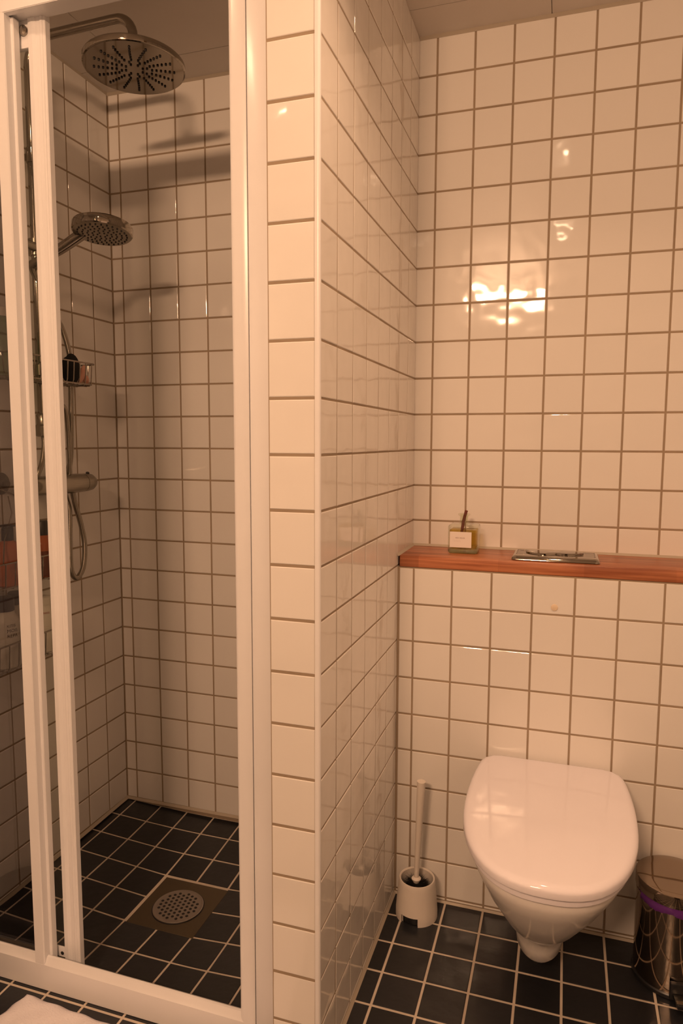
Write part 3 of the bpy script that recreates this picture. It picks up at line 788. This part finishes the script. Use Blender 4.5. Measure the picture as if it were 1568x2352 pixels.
# ------------------------------------------------------------------ pedal bin
CX, CY = .2800, 1.7140
pb = thing('pedal_bin', 'polished steel pedal bin with purple liner beside the toilet', 'pedal bin', (CX, CY, 0))
bm = B(); lathe(bm, [(.084, 0), (.0868, .002), (.0868, .010), (.0845, .013)], (CX, CY, 0), Z, 72); obj('base_ring', bm, BLACKP, pb)
bm = B(); lathe(bm, [(.0835, .013), (.0835, .212), (.082, .214)], (CX, CY, 0), Z, 96, capb=False); obj('bin_body', bm, BINST, pb)
bm = B(); lathe(bm, [(.0840, .222), (.0862, .223), (.0862, .2480), (.0852, .2505), (.0825, .2515), (.06, .2530), (.03, .2538), (.0001, .254)], (CX, CY, 0), Z, 96, capt=False); obj('lid', bm, BINST, pb)
bm = B(); rnd = random.Random(5); n = 120; rows = []
for j, (dr_, zz) in enumerate(((.0002, .2225), (.0022, .2190), (.0030, .213), (.0018, .2075))):
    vis = lambda k: (1 if -155 < ((360*k/n + 180) % 360 - 180) < 10 else 0)
    rows.append([bm.verts.new((CX + (.0838+dr_*vis(k)-.003*(1-vis(k))+.0009*math.sin(k*1.9+j)+rnd.random()*.0007)*math.cos(2*PI*k/n), CY + (.0838+dr_*vis(k)-.003*(1-vis(k))+.0009*math.sin(k*1.9+j))*math.sin(2*PI*k/n),
                 zz - (0 if j == 0 else .005*math.sin(k*.21+1)**2 + .002*rnd.random()))) for k in range(n)])
for a, b in zip(rows, rows[1:]):
    for k in range(n): bm.faces.new((a[k], a[(k+1) % n], b[(k+1) % n], b[k]))
obj('bin_liner', bm, PURPLE, pb)
bm = B(); pa = math.radians(-82); pd = Vector((math.cos(pa), math.sin(pa), 0)); pt = Vector((-pd.y, pd.x, 0)); pc = Vector((CX, CY, 0))
def obox(bm, c, d, t, L, Wd, z0, z1, bev):
    b0 = len(bm.verts); box(bm, (-Wd, 0, z0), (Wd, L, z1), bev)
    bm.verts.ensure_lookup_table()
    for v in bm.verts[b0:]:
        x, y, z = v.co; v.co = c + t * x + d * y + Z * z
obox(bm, pc + pd*.083, pd, pt, .012, .026, .010, .050, .003)
obj('pedal_housing', bm, BLACKP, pb)
bm = B(); obox(bm, pc + pd*.092, pd, pt, .036, .020, .014, .024, .003); pe = obj('pedal', bm, BLACKP, pb)
bm = B(); obox(bm, pc + pd*.096, pd, pt, .028, .0205, .0242, .0262, .0008); obj('pedal_plate', bm, SATIN, pe)

# ------------------------------------------------------------------ bath mat and dark bin at the left edge
bm = B(); nx, ny = 60, 50; ang = math.radians(-2.7); c0 = Vector((-1.142, 1.181, 0)); ex = Vector((math.cos(ang), math.sin(ang), 0)); ey = Vector((-.20, -.98, 0)).normalized()
g0 = []
rnd = random.Random(11)
for j in range(ny + 1):
    row = []
    for i in range(nx + 1):
        x, y = .62*i/nx, .46*j/ny
        p = c0 + ex*x + ey*y + Vector((.002*math.sin(j*1.3), .0015*math.sin(i*.9), 0))
        h = .010 + .0022*math.sin(x*95 + 2*math.sin(y*30))*math.sin(y*80 + 1.5*math.sin(x*22)) + .001*rnd.random()
        if i in (0, nx) or j in (0, ny): h = .002
        elif i in (1, nx-1) or j in (1, ny-1): h *= .8
        row.append(bm.verts.new((p.x, p.y, h)))
    g0.append(row)
for j in range(ny):
    for i in range(nx): bm.faces.new((g0[j][i], g0[j][i+1], g0[j+1][i+1], g0[j+1][i]))
lowv = []
edge = [g0[0][i] for i in range(nx)] + [g0[j][nx] for j in range(ny)] + [g0[ny][i] for i in range(nx, 0, -1)] + [g0[j][0] for j in range(ny, 0, -1)]
lv = [bm.verts.new((v.co.x, v.co.y, .0004)) for v in edge]
for k in range(len(edge)): bm.faces.new((edge[k], edge[(k+1) % len(edge)], lv[(k+1) % len(lv)], lv[k]))
bm.faces.new(lv)
tag(obj('bath_mat', bm, TOWEL, ang=80), 'white quilted terry bath mat on black floor in front of the shower', 'bath mat')
bb = thing('waste_basket', 'dark object at the left picture edge in front of the shower rail', 'waste basket', (-1.310, 1.085, 0))
bm = B(); lathe(bm, [(.082, 0), (.085, .003), (.092, .105), (.094, .110), (.091, .110), (.083, .006)], (-1.310, 1.085, 0), Z, 48, capt=False); obj('basket_body', bm, BLACKP, bb)

# ------------------------------------------------------------------ lamps and mirror behind the photographer
ml = thing('wall_lamp', 'warm horizontal lamp high behind the photographer', 'wall lamp', (-.45, -1.24, 2.28))
bm = bx((-.68, -1.235, 2.22), (-.22, -1.175, ZC), .004); obj('lamp_base', bm, FRAME, ml)
for x, y, nm in ((-.92, .88, 'small round ceiling spot just outside the shower entrance'), (-.05, 1.08, 'small round ceiling spot above the toilet niche'),
                 (-.94, .13, 'small round ceiling spot on the left, behind the shower entrance one'), (-.04, .10, 'small round ceiling spot above the photographer')):
    cl = thing('ceiling_spot', nm, 'ceiling lamp', (x, y, ZC), 'ceiling spots')
    bm = B(); lathe(bm, [(.055, 0), (.055, .006), (.048, .009), (.046, .002)], (x, y, ZC), -Z, 40); obj('spot_ring', bm, FRAME, cl)
    bm = B(); lathe(bm, [(.020, 0), (.020, .004), (.012, .008), (.0001, .009)], (x, y, ZC), -Z, 24, capt=False); obj('bulb', bm, LAMPM, cl)
